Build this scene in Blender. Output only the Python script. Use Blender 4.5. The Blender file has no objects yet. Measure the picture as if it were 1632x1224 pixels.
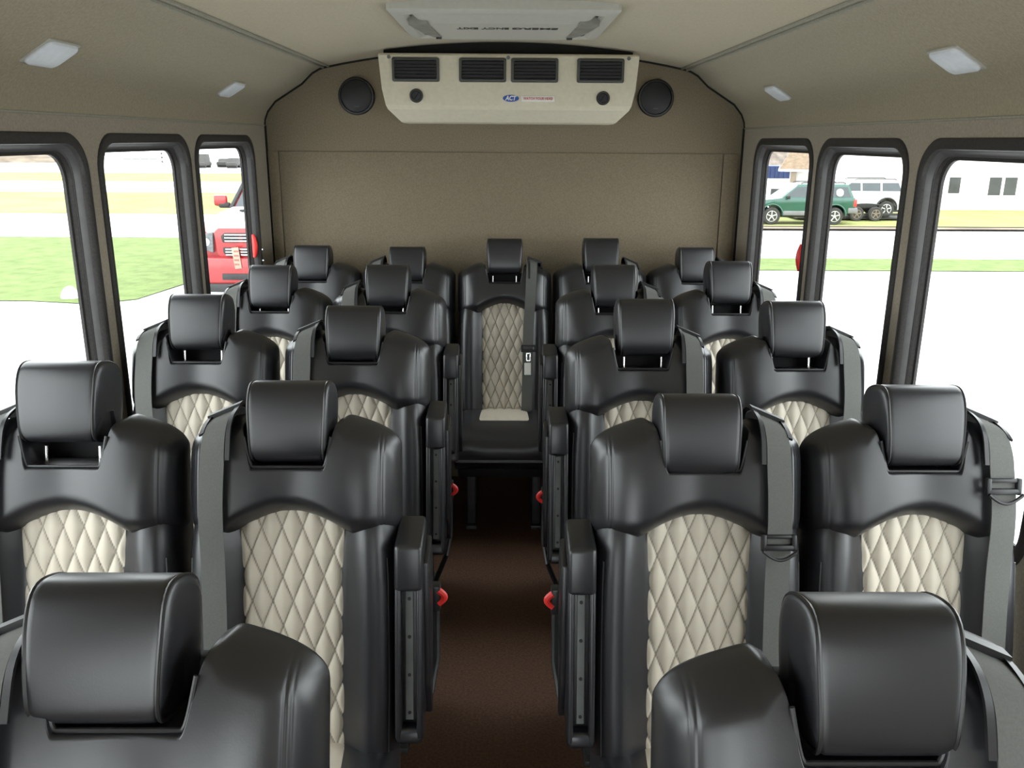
import bpy, bmesh, math, random, re
from mathutils import Vector, Matrix

random.seed(7)
PI = math.pi
SC = bpy.context.scene
COL = SC.collection
R = math.radians


# ------------------------------------------------------------------ materials
def mat(name, color, rough=0.5, metal=0.0, spec=0.5, nscale=None, nvar=0.12, bump=None, bscale=200.0, bdist=0.002,
        coat=0.0, sheen=0.0, attr=None):
    """Procedural principled material: noise tinted base colour and noise bump."""
    m = bpy.data.materials.new(name)
    m.use_nodes = True
    nt = m.node_tree
    b = nt.nodes['Principled BSDF']
    b.inputs['Roughness'].default_value = rough
    b.inputs['Metallic'].default_value = metal
    b.inputs['Specular IOR Level'].default_value = spec
    if coat:
        b.inputs['Coat Weight'].default_value = coat
        b.inputs['Coat Roughness'].default_value = 0.1
    if sheen:
        b.inputs['Sheen Weight'].default_value = sheen
        b.inputs['Sheen Roughness'].default_value = 0.5
    tc = nt.nodes.new('ShaderNodeTexCoord')
    nz = nt.nodes.new('ShaderNodeTexNoise')
    nz.inputs['Scale'].default_value = nscale or 8.0
    nz.inputs['Detail'].default_value = 6.0
    nt.links.new(tc.outputs['Object'], nz.inputs['Vector'])
    rmp = nt.nodes.new('ShaderNodeValToRGB')
    c = color
    rmp.color_ramp.elements[0].position = 0.3
    rmp.color_ramp.elements[1].position = 0.7
    rmp.color_ramp.elements[0].color = tuple(x * (1 - nvar) for x in c) + (1,)
    rmp.color_ramp.elements[1].color = tuple(min(1, x * (1 + nvar)) for x in c) + (1,)
    nt.links.new(nz.outputs['Fac'], rmp.inputs['Fac'])
    out = rmp.outputs['Color']
    if attr:
        at = nt.nodes.new('ShaderNodeAttribute')
        at.attribute_name = attr
        mx = nt.nodes.new('ShaderNodeMix')
        mx.data_type = 'RGBA'
        nt.links.new(at.outputs['Fac'], mx.inputs[0])
        nt.links.new(out, mx.inputs[6])
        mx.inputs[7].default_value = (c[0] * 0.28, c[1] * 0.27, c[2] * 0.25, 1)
        out = mx.outputs[2]
    nt.links.new(out, b.inputs['Base Color'])
    if bump:
        n2 = nt.nodes.new('ShaderNodeTexNoise')
        n2.inputs['Scale'].default_value = bscale
        n2.inputs['Detail'].default_value = 4.0
        nt.links.new(tc.outputs['Object'], n2.inputs['Vector'])
        bp = nt.nodes.new('ShaderNodeBump')
        bp.inputs['Strength'].default_value = bump
        bp.inputs['Distance'].default_value = bdist
        nt.links.new(n2.outputs['Fac'], bp.inputs['Height'])
        nt.links.new(bp.outputs['Normal'], b.inputs['Normal'])
    return m


def glass_mat(name, tint, refl=0.06):
    m = bpy.data.materials.new(name)
    m.use_nodes = True
    nt = m.node_tree
    nt.nodes.remove(nt.nodes['Principled BSDF'])
    out = nt.nodes['Material Output']
    tr = nt.nodes.new('ShaderNodeBsdfTransparent')
    tr.inputs['Color'].default_value = tint + (1,)
    gl = nt.nodes.new('ShaderNodeBsdfGlossy')
    gl.inputs['Roughness'].default_value = 0.03
    lw = nt.nodes.new('ShaderNodeLayerWeight')
    pw = nt.nodes.new('ShaderNodeMath'); pw.operation = 'POWER'; pw.inputs[1].default_value = 4.0
    fr = nt.nodes.new('ShaderNodeMath'); fr.operation = 'MULTIPLY_ADD'; fr.inputs[1].default_value = 0.35; fr.inputs[2].default_value = 0.02
    nt.links.new(lw.outputs['Facing'], pw.inputs[0]); nt.links.new(pw.outputs[0], fr.inputs[0])
    mx = nt.nodes.new('ShaderNodeMixShader')
    nt.links.new(fr.outputs[0], mx.inputs['Fac'])
    nt.links.new(tr.outputs['BSDF'], mx.inputs[1])
    nt.links.new(gl.outputs['BSDF'], mx.inputs[2])
    nt.links.new(mx.outputs['Shader'], out.inputs['Surface'])
    return m


M = {
    'leather': mat('black_leather', (0.0130, 0.0133, 0.0160), 0.35, spec=0.75, nscale=3, nvar=0.15, bump=0.12, bscale=420, bdist=0.0006),
    'leather2': mat('black_leather_matte', (0.0140, 0.0143, 0.0172), 0.40, spec=0.75, nscale=3, nvar=0.15, bump=0.12, bscale=420, bdist=0.0006),
    'piping': mat('black_piping', (0.018, 0.018, 0.019), 0.35, nscale=30),
    'quilt': mat('grey_quilted_vinyl', (0.61, 0.555, 0.46), 0.5, spec=0.35, nscale=6, nvar=0.05, bump=0.1, bscale=500, bdist=0.0004, attr='seam'),
    'webbing': mat('grey_webbing', (0.125, 0.127, 0.120), 0.85, spec=0.2, nscale=300, nvar=0.08, bump=0.15, bscale=600, bdist=0.0006),
    'plastic': mat('black_plastic', (0.014, 0.014, 0.015), 0.42, nscale=40, bump=0.1, bscale=300, bdist=0.0004),
    'shell': mat('seat_back_shell', (0.010, 0.010, 0.011), 0.6, spec=0.3, nscale=40),
    'strip': mat('grey_metal_strip', (0.16, 0.17, 0.165), 0.5, metal=0.6, nscale=20),
    'steel': mat('chromed_steel', (0.8, 0.8, 0.8), 0.18, metal=1.0, nscale=20, nvar=0.03),
    'frame_steel': mat('dark_painted_steel', (0.05, 0.052, 0.055), 0.5, metal=0.3, nscale=20),
    'red': mat('red_plastic', (0.80, 0.035, 0.03), 0.4, nscale=20, nvar=0.04),
    'tag': mat('white_tag', (0.8, 0.8, 0.74), 0.6, nscale=40, nvar=0.04),
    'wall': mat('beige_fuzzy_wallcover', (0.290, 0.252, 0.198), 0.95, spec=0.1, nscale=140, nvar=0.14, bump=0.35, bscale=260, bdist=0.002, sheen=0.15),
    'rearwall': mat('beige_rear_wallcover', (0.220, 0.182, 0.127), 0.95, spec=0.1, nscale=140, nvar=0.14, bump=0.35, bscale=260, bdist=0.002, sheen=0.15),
    'ceil_lit': mat('headliner_lit_centre', (0.375, 0.322, 0.222), 0.95, spec=0.1, nscale=140, nvar=0.10, bump=0.3, bscale=260, bdist=0.002, sheen=0.15),  # headliner copy with the stronger light on the roof centre put into its colour
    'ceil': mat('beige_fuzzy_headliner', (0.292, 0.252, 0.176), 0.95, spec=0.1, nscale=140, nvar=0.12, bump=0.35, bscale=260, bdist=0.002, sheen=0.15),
    'trim': mat('headliner_seam_trim', (0.30, 0.285, 0.235), 0.9, spec=0.1, nscale=120, nvar=0.12),
    'gap': mat('dark_gap_fill', (0.02, 0.02, 0.018), 0.9, spec=0.1, nscale=60),
    'rubber': mat('black_window_trim', (0.030, 0.027, 0.026), 0.62, spec=0.35, nscale=180, nvar=0.3, bump=0.2, bscale=300, bdist=0.0008),
    'alu': mat('grey_anodised_channel', (0.085, 0.083, 0.083), 0.5, metal=0.2, nscale=40, nvar=0.08),
    'floor': mat('brown_vinyl_floor', (0.130, 0.073, 0.048), 0.62, spec=0.3, nscale=120, nvar=0.35, bump=0.15, bscale=200, bdist=0.001),
    'ac': mat('pale_grey_ac_plastic', (0.66, 0.61, 0.48), 0.5, spec=0.35, nscale=60, nvar=0.04, bump=0.15, bscale=400, bdist=0.0005),
    'black': mat('matte_black', (0.012, 0.012, 0.012), 0.6, nscale=40),
    'louver': mat('dark_louver', (0.014, 0.014, 0.014), 0.5, nscale=40),
    'bezel': mat('vent_bezel', (0.055, 0.055, 0.050), 0.45, nscale=40),
    'blue': mat('logo_blue', (0.01, 0.07, 0.36), 0.4, nscale=40, nvar=0.03),
    'white': mat('sticker_white', (0.80, 0.78, 0.74), 0.5, nscale=40, nvar=0.02),
    'redtext': mat('sticker_red_ink', (0.55, 0.05, 0.05), 0.5, nscale=40, nvar=0.03),
    'ink': mat('black_ink', (0.02, 0.02, 0.02), 0.6, nscale=40),
    'hatch': mat('hatch_grey_plastic', (0.44, 0.43, 0.385), 0.45, spec=0.4, nscale=60, nvar=0.04),
    'hatch_dark': mat('hatch_recess_grey', (0.20, 0.195, 0.165), 0.6, nscale=20, nvar=0.2),
    'lens': mat('frosted_light_lens', (0.72, 0.75, 0.80), 0.35, spec=0.5, nscale=60, nvar=0.05),
    'concrete': mat('pale_concrete', (0.52, 0.52, 0.51), 0.9, nscale=0.6, nvar=0.06),
    'asphalt': mat('pale_road', (0.46, 0.46, 0.455), 0.9, nscale=0.4, nvar=0.06),
    'grass': mat('lawn_green', (0.120, 0.162, 0.058), 0.95, spec=0.1, nscale=3.5, nvar=0.20, bump=0.6, bscale=9, bdist=0.05),
    'grass2': mat('dry_grass', (0.215, 0.232, 0.085), 0.95, spec=0.1, nscale=0.5, nvar=0.2),
    'dirt': mat('dirt', (0.16, 0.13, 0.10), 0.95, spec=0.1, nscale=0.8, nvar=0.35),
    'carred': mat('truck_red_paint', (0.26, 0.008, 0.010), 0.3, spec=0.5, coat=0.5, nscale=2, nvar=0.04),
    'hood_glare': mat('hood_sky_reflection', (0.62, 0.60, 0.60), 0.35, coat=0.3, nscale=2, nvar=0.04),
    'green': mat('green_car_paint', (0.008, 0.066, 0.048), 0.35, coat=0.5, nscale=2, nvar=0.06),
    'silver': mat('silver_car_paint', (0.50, 0.50, 0.52), 0.35, coat=0.4, nscale=2, nvar=0.04),
    'cladding': mat('grey_cladding', (0.14, 0.14, 0.145), 0.6, nscale=4),
    'carglass': mat('tinted_car_glass', (0.035, 0.045, 0.050), 0.12, nscale=4),
    'tire': mat('tyre_rubber', (0.03, 0.029, 0.028), 0.85, nscale=10),
    'rim': mat('alloy_wheel', (0.45, 0.44, 0.42), 0.4, metal=0.3, nscale=6),
    'chrome': mat('car_chrome', (0.8, 0.8, 0.8), 0.15, metal=1.0, nscale=6, nvar=0.02),
    'headlamp': mat('headlamp_glass', (0.10, 0.11, 0.115), 0.2, nscale=14, nvar=0.5),
    'house': mat('white_siding', (0.62, 0.61, 0.58), 0.8, nscale=1.5, nvar=0.03),
    'roof': mat('brown_shingles', (0.175, 0.125, 0.082), 0.95, nscale=5, nvar=0.25, bump=0.3, bscale=12, bdist=0.03),
    'winglass': mat('building_window_glass', (0.042, 0.044, 0.047), 0.15, nscale=1.0, nvar=0.3),
    'container': mat('blue_container_paint', (0.010, 0.024, 0.085), 0.5, nscale=2, nvar=0.2),
    'tan': mat('weathered_tan_post', (0.19, 0.15, 0.11), 0.9, nscale=3),
    'scrub': mat('bare_brown_scrub', (0.14, 0.115, 0.095), 0.95, nscale=1.6, nvar=0.4),
    'far': mat('distant_vehicle_paint', (0.05, 0.048, 0.045), 0.8, nscale=2),
    'rock': mat('white_rock', (0.5, 0.5, 0.48), 0.9, nscale=8, nvar=0.1),
    'glass': glass_mat('clear_window_glass', (0.93, 0.95, 0.94)),
}


# ------------------------------------------------------------------ mesh helpers
class MB:
    def __init__(self):
        self.v = []; self.f = []; self.attr = None

    def add(self, vs, fs):
        o = len(self.v)
        self.v.extend(Vector(p) for p in vs)
        self.f.extend(tuple(i + o for i in f) for f in fs)

    def loft(self, rings, cap=True, closed=True):
        n = len(rings[0]); vs = [p for r in rings for p in r]; fs = []
        m = n if closed else n - 1
        for i in range(len(rings) - 1):
            for j in range(m):
                k = (j + 1) % n
                fs.append((i * n + j, i * n + k, (i + 1) * n + k, (i + 1) * n + j))
        if cap:
            fs.append(tuple(range(n - 1, -1, -1)))
            fs.append(tuple((len(rings) - 1) * n + j for j in range(n)))
        self.add(vs, fs)

    def rbox(self, c, s, r=0.005, seg=2, mx=None):
        bm = bmesh.new()
        bmesh.ops.create_cube(bm, size=1.0)
        for v in bm.verts:
            v.co = Vector((v.co.x * s[0], v.co.y * s[1], v.co.z * s[2]))
        if r > 0:
            bmesh.ops.bevel(bm, geom=bm.edges[:], offset=min(r, min(s) * 0.49), segments=seg, profile=0.5, affect='EDGES')
        self._take(bm, Vector(c), mx)

    def prism(self, poly, axis, a, b, r=0.0, seg=2, mx=None):
        """poly: 2-D points; axis 'x': poly=(y,z); 'y': poly=(x,z); 'z': poly=(x,y). Extruded from a to b."""
        bm = bmesh.new()
        def P3(p, t):
            return {'x': (t, p[0], p[1]), 'y': (p[0], t, p[1]), 'z': (p[0], p[1], t)}[axis]
        lo = [bm.verts.new(P3(p, a)) for p in poly]
        hi = [bm.verts.new(P3(p, b)) for p in poly]
        n = len(poly)
        bm.faces.new(lo); bm.faces.new(hi[::-1])
        for i in range(n):
            bm.faces.new((lo[i], hi[i], hi[(i + 1) % n], lo[(i + 1) % n]))
        bmesh.ops.recalc_face_normals(bm, faces=bm.faces[:])
        if r > 0:
            bmesh.ops.bevel(bm, geom=bm.edges[:], offset=r, segments=seg, profile=0.5, affect='EDGES', clamp_overlap=True)
        self._take(bm, Vector((0, 0, 0)), mx)

    def _take(self, bm, off, mx):
        bm.verts.index_update()
        vs = [(mx @ v.co if mx else v.co.copy()) + off for v in bm.verts]
        fs = [tuple(v.index for v in f.verts) for f in bm.faces]
        bm.free(); self.add(vs, fs)

    def tube(self, path, r, n=8, closed=False):
        path = [Vector(p) for p in path]; rings = []; m = len(path)
        up = None
        for i, p in enumerate(path):
            if closed:
                t = (path[(i + 1) % m] - path[i - 1]).normalized()
            else:
                t = (path[min(i + 1, m - 1)] - path[max(i - 1, 0)]).normalized()
            if up is None:
                a = Vector((0, 0, 1)) if abs(t.z) < 0.9 else Vector((1, 0, 0))
                up = (a - t * a.dot(t)).normalized()
            else:
                up = (up - t * up.dot(t)).normalized()
            s = t.cross(up)
            rr = r[i] if isinstance(r, (list, tuple)) else r
            rings.append([p + (up * math.cos(2 * PI * k / n) + s * math.sin(2 * PI * k / n)) * rr for k in range(n)])
        if closed:
            rings.append(rings[0]); self.loft(rings, cap=False)
        else:
            self.loft(rings)

    def disc(self, c, axis, r, h, n=32, prof=None):
        """lathe about axis through c. prof: list of (radius, height along axis)."""
        ax = Vector(axis).normalized()
        a = Vector((0, 0, 1)) if abs(ax.z) < 0.9 else Vector((1, 0, 0))
        e1 = (a - ax * a.dot(ax)).normalized(); e2 = ax.cross(e1)
        prof = prof or [(r, 0), (r, h * 0.8), (r * 0.96, h)]
        self.loft([[Vector(c) + ax * hh + (e1 * math.cos(2 * PI * k / n) + e2 * math.sin(2 * PI * k / n)) * rr for k in range(n)] for rr, hh in prof])

    def mesh(self, name, m, smooth=True, ang=38):
        me = bpy.data.meshes.new(name)
        me.from_pydata([tuple(p) for p in self.v], [], self.f)
        bm = bmesh.new(); bm.from_mesh(me)
        bmesh.ops.recalc_face_normals(bm, faces=bm.faces[:])
        bm.to_mesh(me); bm.free()
        if smooth:
            me.polygons.foreach_set('use_smooth', [True] * len(me.polygons))
            me.set_sharp_from_angle(angle=R(ang))
        me.materials.append(m)
        if self.attr:
            at = me.attributes.new('seam', 'FLOAT', 'POINT')
            at.data.foreach_set('value', self.attr)
        return me

    def build(self, name, m, parent=None, **kw):
        return put(name, self.mesh(name, m, **kw), parent)


def put(name, me, parent=None, loc=None):
    o = bpy.data.objects.new(name, me)
    COL.objects.link(o)
    if parent is not None:
        o.parent = parent
    if loc is not None:
        o.location = loc
    return o


def tag(o, label=None, cat=None, group=None, kind=None):
    for k, v in (('label', label), ('category', cat), ('group', group), ('kind', kind)):
        if v:
            o[k] = v
    return o


def thing(name, label, cat, loc=(0, 0, 0), rz=0.0, group=None, kind=None):
    o = bpy.data.objects.new(name, None)
    o.empty_display_size = 0.1
    COL.objects.link(o)
    o.location = loc; o.rotation_euler = (0, 0, rz)
    return tag(o, label, cat, group, kind)


def text(name, body, size, mx, m, parent=None, shear=0.0, extrude=0.0004, bold=0.0, width=None):
    cu = bpy.data.curves.new(name, 'FONT')
    cu.body = body; cu.size = size; cu.align_x = 'CENTER'; cu.align_y = 'CENTER'
    cu.shear = shear; cu.extrude = extrude; cu.offset = bold; cu.resolution_u = 3
    t = bpy.data.objects.new(name, cu); COL.objects.link(t)
    bpy.context.view_layer.update()
    me = bpy.data.meshes.new_from_object(t.evaluated_get(bpy.context.evaluated_depsgraph_get()))
    bpy.data.objects.remove(t); bpy.data.curves.remove(cu)
    if width:
        xs = [v.co.x for v in me.vertices]; k = width / (max(xs) - min(xs)); c = (max(xs) + min(xs)) / 2
        for v in me.vertices:
            v.co.x = (v.co.x - c) * k
    me.transform(mx)
    me.materials.clear(); me.materials.append(m); me.name = name
    return put(name, me, parent)


def smooth01(t):
    t = max(0.0, min(1.0, t)); return t * t * (3 - 2 * t)


# ------------------------------------------------------------------ dimensions
WX = 1.137            # inner half width of the cabin
YB = 4.25             # rear wall
YF = -1.75             # front bulkhead
ZW = 1.775            # top of the side walls
ZS, XS = 2.04, 0.835  # ceiling seam
ZC = 2.125            # ceiling centre


def zceil(x):
    return ZS + (ZC - ZS) * (1 - (x / XS) ** 2)


# ------------------------------------------------------------------ shell
def struct(o):
    o['kind'] = 'structure'; return o


fl = MB(); fl.rbox((0, (YB + YF) / 2, -0.04), (2 * WX + 0.1, YB - YF + 0.1, 0.08), 0); struct(fl.build('floor', M['floor'], smooth=False))

cove = [(WX, ZW), (WX - 0.004, ZW + 0.03), (1.118, ZW + 0.065), (1.08, ZW + 0.11), (0.95, 1.965), (0.90, 2.012), (0.865, 2.031), (XS, ZS)]
half = cove + [(XS * k / 10.0, zceil(XS * k / 10.0)) for k in range(9, 0, -1)]
prof = half + [(0, ZC)] + [(-x, z) for x, z in half[::-1]]
outer = [(x * 1.03, z + 0.05) for x, z in prof]
cb = MB()
ring = lambda y: [(x, y, z) for x, z in prof] + [(x, y, z) for x, z in outer[::-1]]
cb.loft([ring(YF - 0.05), ring(YB + 0.05)])
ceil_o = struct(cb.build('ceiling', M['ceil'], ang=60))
ceil_o.data.materials.append(M['ceil_lit'])
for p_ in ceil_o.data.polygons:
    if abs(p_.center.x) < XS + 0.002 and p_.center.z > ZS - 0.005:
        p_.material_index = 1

# seam trims along the roof and where roof meets wall and rear wall
for i, s in enumerate((-1, 1)):
    t = MB()
    for dx in (-0.012, 0.012):
        x = XS + dx
        z = zceil(x) if x < XS else ZS - (x - XS) * 0.3
        t.tube([(s * x, YF, z - 0.001), (s * x, YB, z - 0.001)], 0.007, 8)
    t.rbox((s * XS, (YF + YB) / 2, ZS + 0.004), (0.03, YB - YF, 0.01), 0)
    struct(t.build('trim_%d' % (i + 1), M['trim']))
    t = MB(); t.tube([(s * (WX - 0.001), YF, ZW), (s * (WX - 0.001), YB, ZW)], 0.0035, 8)
    struct(t.build('trim_%d' % (i + 3), M['trim']))
t = MB(); t.tube([(x, YB - 0.004, z - 0.003) for x, z in prof], 0.0055, 8)
for s in (-1, 1):
    t.tube([(s * (WX - 0.004), YB - 0.004, 0.0), (s * (WX - 0.004), YB - 0.004, ZW)], 0.0055, 8)
struct(t.build('trim_5', M['gap']))

# rear wall: outline follows the roof
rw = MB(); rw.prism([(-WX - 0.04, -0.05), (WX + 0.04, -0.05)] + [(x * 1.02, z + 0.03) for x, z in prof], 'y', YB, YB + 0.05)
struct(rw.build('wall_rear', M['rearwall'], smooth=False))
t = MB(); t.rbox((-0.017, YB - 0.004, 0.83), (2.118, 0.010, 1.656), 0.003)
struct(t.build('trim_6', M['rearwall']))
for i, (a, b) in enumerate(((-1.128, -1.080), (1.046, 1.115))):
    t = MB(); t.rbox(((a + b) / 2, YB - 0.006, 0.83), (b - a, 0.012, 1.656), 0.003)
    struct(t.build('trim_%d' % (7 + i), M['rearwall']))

# windows along each side: (y0, y1)
ZB0, ZB1 = 0.78, 1.73
WINS = [(3.26, 4.03), (2.48, 3.21), (1.69, 2.42), (0.90, 1.63), (0.11, 0.84)]


def rrect(y0, y1, z0, z1, r, n=8):
    pts = []
    for (cy, cz, a0) in ((y1 - r, z1 - r, 0), (y0 + r, z1 - r, 90), (y0 + r, z0 + r, 180), (y1 - r, z0 + r, 270)):
        for k in range(n + 1):
            a = R(a0 + 90.0 * k / n)
            pts.append((cy + r * math.cos(a), cz + r * math.sin(a)))
    return pts


def inset(w, d, rad=0.105, ztop=0.0):
    return rrect(w[0] + d, w[1] - d, ZB0 + d, ZB1 - d - ztop, max(0.02, rad - d * 0.75))


DOOR = (-1.66, -0.36)


def wall_mesh(name, s):
    cu = bpy.data.curves.new(name, 'CURVE'); cu.dimensions = '2D'; cu.fill_mode = 'BOTH'; cu.extrude = 0.022
    loops = [[(YF, -0.05), (YB + 0.02, -0.05), (YB + 0.02, ZW + 0.01), (YF, ZW + 0.01)]] + [inset(w, 0.006) for w in (WINS if s > 0 else WINS[:5])] + ([rrect(DOOR[0], DOOR[1], 0.02, 1.40, 0.05)] if s < 0 else [])
    for lp in loops:
        sp = cu.splines.new('POLY'); sp.points.add(len(lp) - 1); sp.use_cyclic_u = True
        for p, q in zip(sp.points, lp):
            p.co = (q[0], q[1], 0, 1)
    t = bpy.data.objects.new(name, cu); COL.objects.link(t); bpy.context.view_layer.update()
    me = bpy.data.meshes.new_from_object(t.evaluated_get(bpy.context.evaluated_depsgraph_get()))
    bpy.data.objects.remove(t); bpy.data.curves.remove(cu)
    for v in me.vertices:
        y, z, d = v.co
        v.co = (s * (WX + 0.022 + d), y, z)
    me.materials.clear(); me.materials.append(M['wall'])
    return struct(put(name, me))


wall_mesh('wall_left', -1)
wall_mesh('wall_right', 1)


def window(n, w, s, handle):
    root = thing('window_%d' % n, None, None, (s * WX, (w[0] + w[1]) / 2, ZB0), kind='structure')
    off = Vector(root.location)
    def L(path, x):
        return [Vector((s * x, y, z)) - off for y, z in path]
    f = MB()
    prof_ = [(0.0, WX + 0.004, 0), (0.0, WX - 0.004, 0), (0.004, WX - 0.008, 0), (0.020, WX - 0.009, 0), (0.026, WX - 0.005, 0.002), (0.028, WX + 0.012, 0.004)]
    f.loft([L(inset(w, d, ztop=zt), x) for d, x, zt in prof_], cap=False)
    f.build('window_frame', M['rubber'], root, ang=50)
    c = MB()
    c.loft([L(inset(w, d, ztop=zt), x) for d, x, zt in [(0.022, WX + 0.001, 0.000), (0.029, WX + 0.009, 0.005), (0.032, WX + 0.024, 0.008), (0.036, WX + 0.026, 0.010)]], cap=False)
    c.build('aluminium_channel', M['alu'], root, ang=50)
    g = MB()
    g.loft([L(inset(w, d, ztop=zt), x) for d, x, zt in [(0.028, WX + 0.020, 0.002), (0.034, WX + 0.025, 0.008), (0.036, WX + 0.040, 0.011), (0.044, WX + 0.042, 0.012), (0.044, WX + 0.050, 0.012), (0.004, WX + 0.054, 0.0)]], cap=False)
    g.build('glass_seal', M['rubber'], root, ang=50)
    p = MB(); q = L(inset(w, 0.038, ztop=0.010), WX + 0.046)
    p.add(q, [tuple(range(len(q)))])
    p.build('glass', M['glass'], root, smooth=False)
    if handle:
        yh = w[1] - 0.045 if handle > 0 else w[0] + 0.092
        zh = 1.240 if handle > 0 else 1.282
        h = MB(); xh = WX + 0.017
        pts = [Vector((s * (xh - 0.006 * math.sin(PI * k / 10)), yh, zh - 0.052 + 0.104 * k / 10)) - off for k in range(11)]
        h.tube(pts, [0.007 + 0.006 * math.sin(PI * k / 10) for k in range(11)], 10)
        hh = h.build('release_handle', M['red'], root)
        for dz in ((-0.07, -0.02) if handle > 0 else ()):
            b = MB(); b.disc(Vector((s * (WX - 0.008), yh + 0.034 * handle, zh + dz)) - off, (-s, 0, 0), 0.005, 0.008, 12)
            b.build('handle_rivet', M['steel'], hh)
    return root


k = 1
for s in (-1, 1):
    for i, w in enumerate(WINS if s > 0 else WINS[:5]):
        window(k, w, s, -s if i == 0 else 0)
        k += 1

# unseen entrance door behind the camera, added and sized to light the front seats
dr = thing('added_door_1', None, None, (-WX - 0.02, sum(DOOR) / 2, 0.03), kind='structure')
b = MB()
b.loft([[Vector((x, y - sum(DOOR) / 2, z - 0.03)) for y, z in rrect(DOOR[0] + d, DOOR[1] - d, 0.02 + d, 1.40 - d, 0.05)] for d, x in ((0, 0.02), (0, -0.02), (0.05, -0.02), (0.05, 0.02), (0, 0.02))], cap=False)
b.build('door_frame', M['rubber'], dr, ang=50)
b = MB(); q = [Vector((0, y - sum(DOOR) / 2, z - 0.03)) for y, z in rrect(DOOR[0] + 0.04, DOOR[1] - 0.04, 0.05, 1.36, 0.05)]; b.add(q, [tuple(range(len(q)))])
b.build('door_glass', M['glass'], dr, smooth=False)
# unseen front bulkhead, windshield openings shaped to bring light onto the left seats
cu = bpy.data.curves.new('front', 'CURVE'); cu.dimensions = '2D'; cu.fill_mode = 'BOTH'; cu.extrude = 0.02
for lp in ([(-WX - 0.04, -0.05), (WX + 0.04, -0.05)] + [(x * 1.02, z + 0.03) for x, z in prof], rrect(-1.10, 0.30, 0.03, 1.80, 0.1), rrect(0.42, 1.06, 1.15, 1.80, 0.1)):
    sp = cu.splines.new('POLY'); sp.points.add(len(lp) - 1); sp.use_cyclic_u = True
    for p, q in zip(sp.points, lp):
        p.co = (q[0], q[1], 0, 1)
t = bpy.data.objects.new('f', cu); COL.objects.link(t); bpy.context.view_layer.update()
me = bpy.data.meshes.new_from_object(t.evaluated_get(bpy.context.evaluated_depsgraph_get()))
bpy.data.objects.remove(t); bpy.data.curves.remove(cu)
for v in me.vertices:
    x, z, d = v.co
    v.co = (x, YF - 0.02 + d, z)
me.materials.clear(); me.materials.append(M['wall'])
struct(put('wall_front', me))
for j, rr_ in enumerate(((-1.11, 0.31, 0.02, 1.81, 0.1), (0.41, 1.07, 1.14, 1.81, 0.1))):
    g = MB(); q = [(x, YF - 0.02, z) for x, z in rrect(*rr_)]; g.add(q, [tuple(range(len(q)))])
    struct(g.build('window_%d' % (k + j), M['glass'], smooth=False))


# ------------------------------------------------------------------ passenger seats
REC = R(12.0)
PIV = Vector((0, 0, 0.478))
BV = Vector((0, math.sin(REC), math.cos(REC)))
BW = Vector((0, -math.cos(REC), math.sin(REC)))


def S(u, v, w):
    return PIV + Vector((u, 0, 0)) + BV * v + BW * w


SM = Matrix(((1, 0, 0, 0), (0, BV.y, BW.y, 0), (0, BV.z, BW.z, 0), (0, 0, 0, 1)))  # (u,v,w) -> xyz, without pivot
SM = Matrix(((1, 0, 0, PIV.x), (0, BV.y, BW.y, PIV.y), (0, BV.z, BW.z, PIV.z), (0, 0, 0, 1)))


def sbox(mb, c, s, r=0.005, seg=2):
    m = SM.to_3x3().to_4x4()
    mb.rbox(SM @ Vector(c), s, r, seg, m)


HW = 0.220


def wfront(u):
    a = abs(u)
    if a <= 0.165:
        return 0.050 + 0.046 * smooth01((a - 0.092) / 0.07)
    t = (a - 0.165) / (HW - 0.165)
    return -0.01 + 0.106 * max(0.0, 1 - t ** 2.6) ** 0.5


def backrest_mesh():
    b = MB(); us = []
    n = 34
    for i in range(-n, n + 1):
        t = i / n
        us.append(HW * math.copysign(1 - (1 - abs(t)) ** 1.5, t))
    rings = []
    for v, k, dw in ((-0.06, 0.93, -0.02), (-0.03, 0.97, -0.006), (0.02, 0.99, 0), (0.12, 1.0, 0), (0.24, 1.0, 0), (0.36, 0.995, 0), (0.42, 0.985, -0.002), (0.46, 0.975, -0.008), (0.49, 0.96, -0.018), (0.51, 0.93, -0.03)):
        rings.append([S(u * k, v, wfront(u) + dw) for u in us] + [S(u * k, v, -0.05) for u in (HW * 0.97, HW * 0.5, -HW * 0.5, -HW * 0.97)])
    b.loft(rings)
    # side seam piping of the bolsters
    return b.mesh('backrest', M['leather2'], ang=60)


def seam_mesh(s):
    b = MB()
    b.tube([S(s * 0.201 * kk, v, wfront(0.201) - 0.0005) for v, kk in ((0.0, .99), (0.12, 1.0), (0.24, 1.0), (0.36, .995), (0.41, .987))], 0.0024, 6)
    return b.mesh('seam_piping', M['piping'])


QH = 0.107


def quilt_mesh():
    b = MB(); nu, nv = 84, 200
    v0, v1 = 0.0, 0.512
    DW, DH = 0.0425, 0.104
    at = []; vs = []; fs = []
    for j in range(nv + 1):
        v = v0 + (v1 - v0) * j / nv
        for i in range(nu + 1):
            u = -QH + 2 * QH * i / nu
            a = u / DW + v / DH; c = u / DW - v / DH
            da = abs(a - round(a)); dc = abs(c - round(c))
            d = min(da, dc)
            h = (abs(math.sin(PI * a)) * abs(math.sin(PI * c))) ** 0.55
            edge = min(1.0, (QH - abs(u)) / 0.012)
            ev = min(1.0, v / 0.02)
            w = wfront(u) + 0.0005 + 0.0095 * h * edge * ev - 0.004 * (1 - edge)
            vs.append(S(u, v, w))
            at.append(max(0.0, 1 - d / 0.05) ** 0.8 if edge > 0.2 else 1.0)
    for j in range(nv):
        for i in range(nu):
            k0 = j * (nu + 1) + i
            fs.append((k0, k0 + 1, k0 + nu + 2, k0 + nu + 1))
    b.add(vs, fs); b.attr = at
    return b.mesh('quilted_panel', M['quilt'], ang=80)


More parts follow.
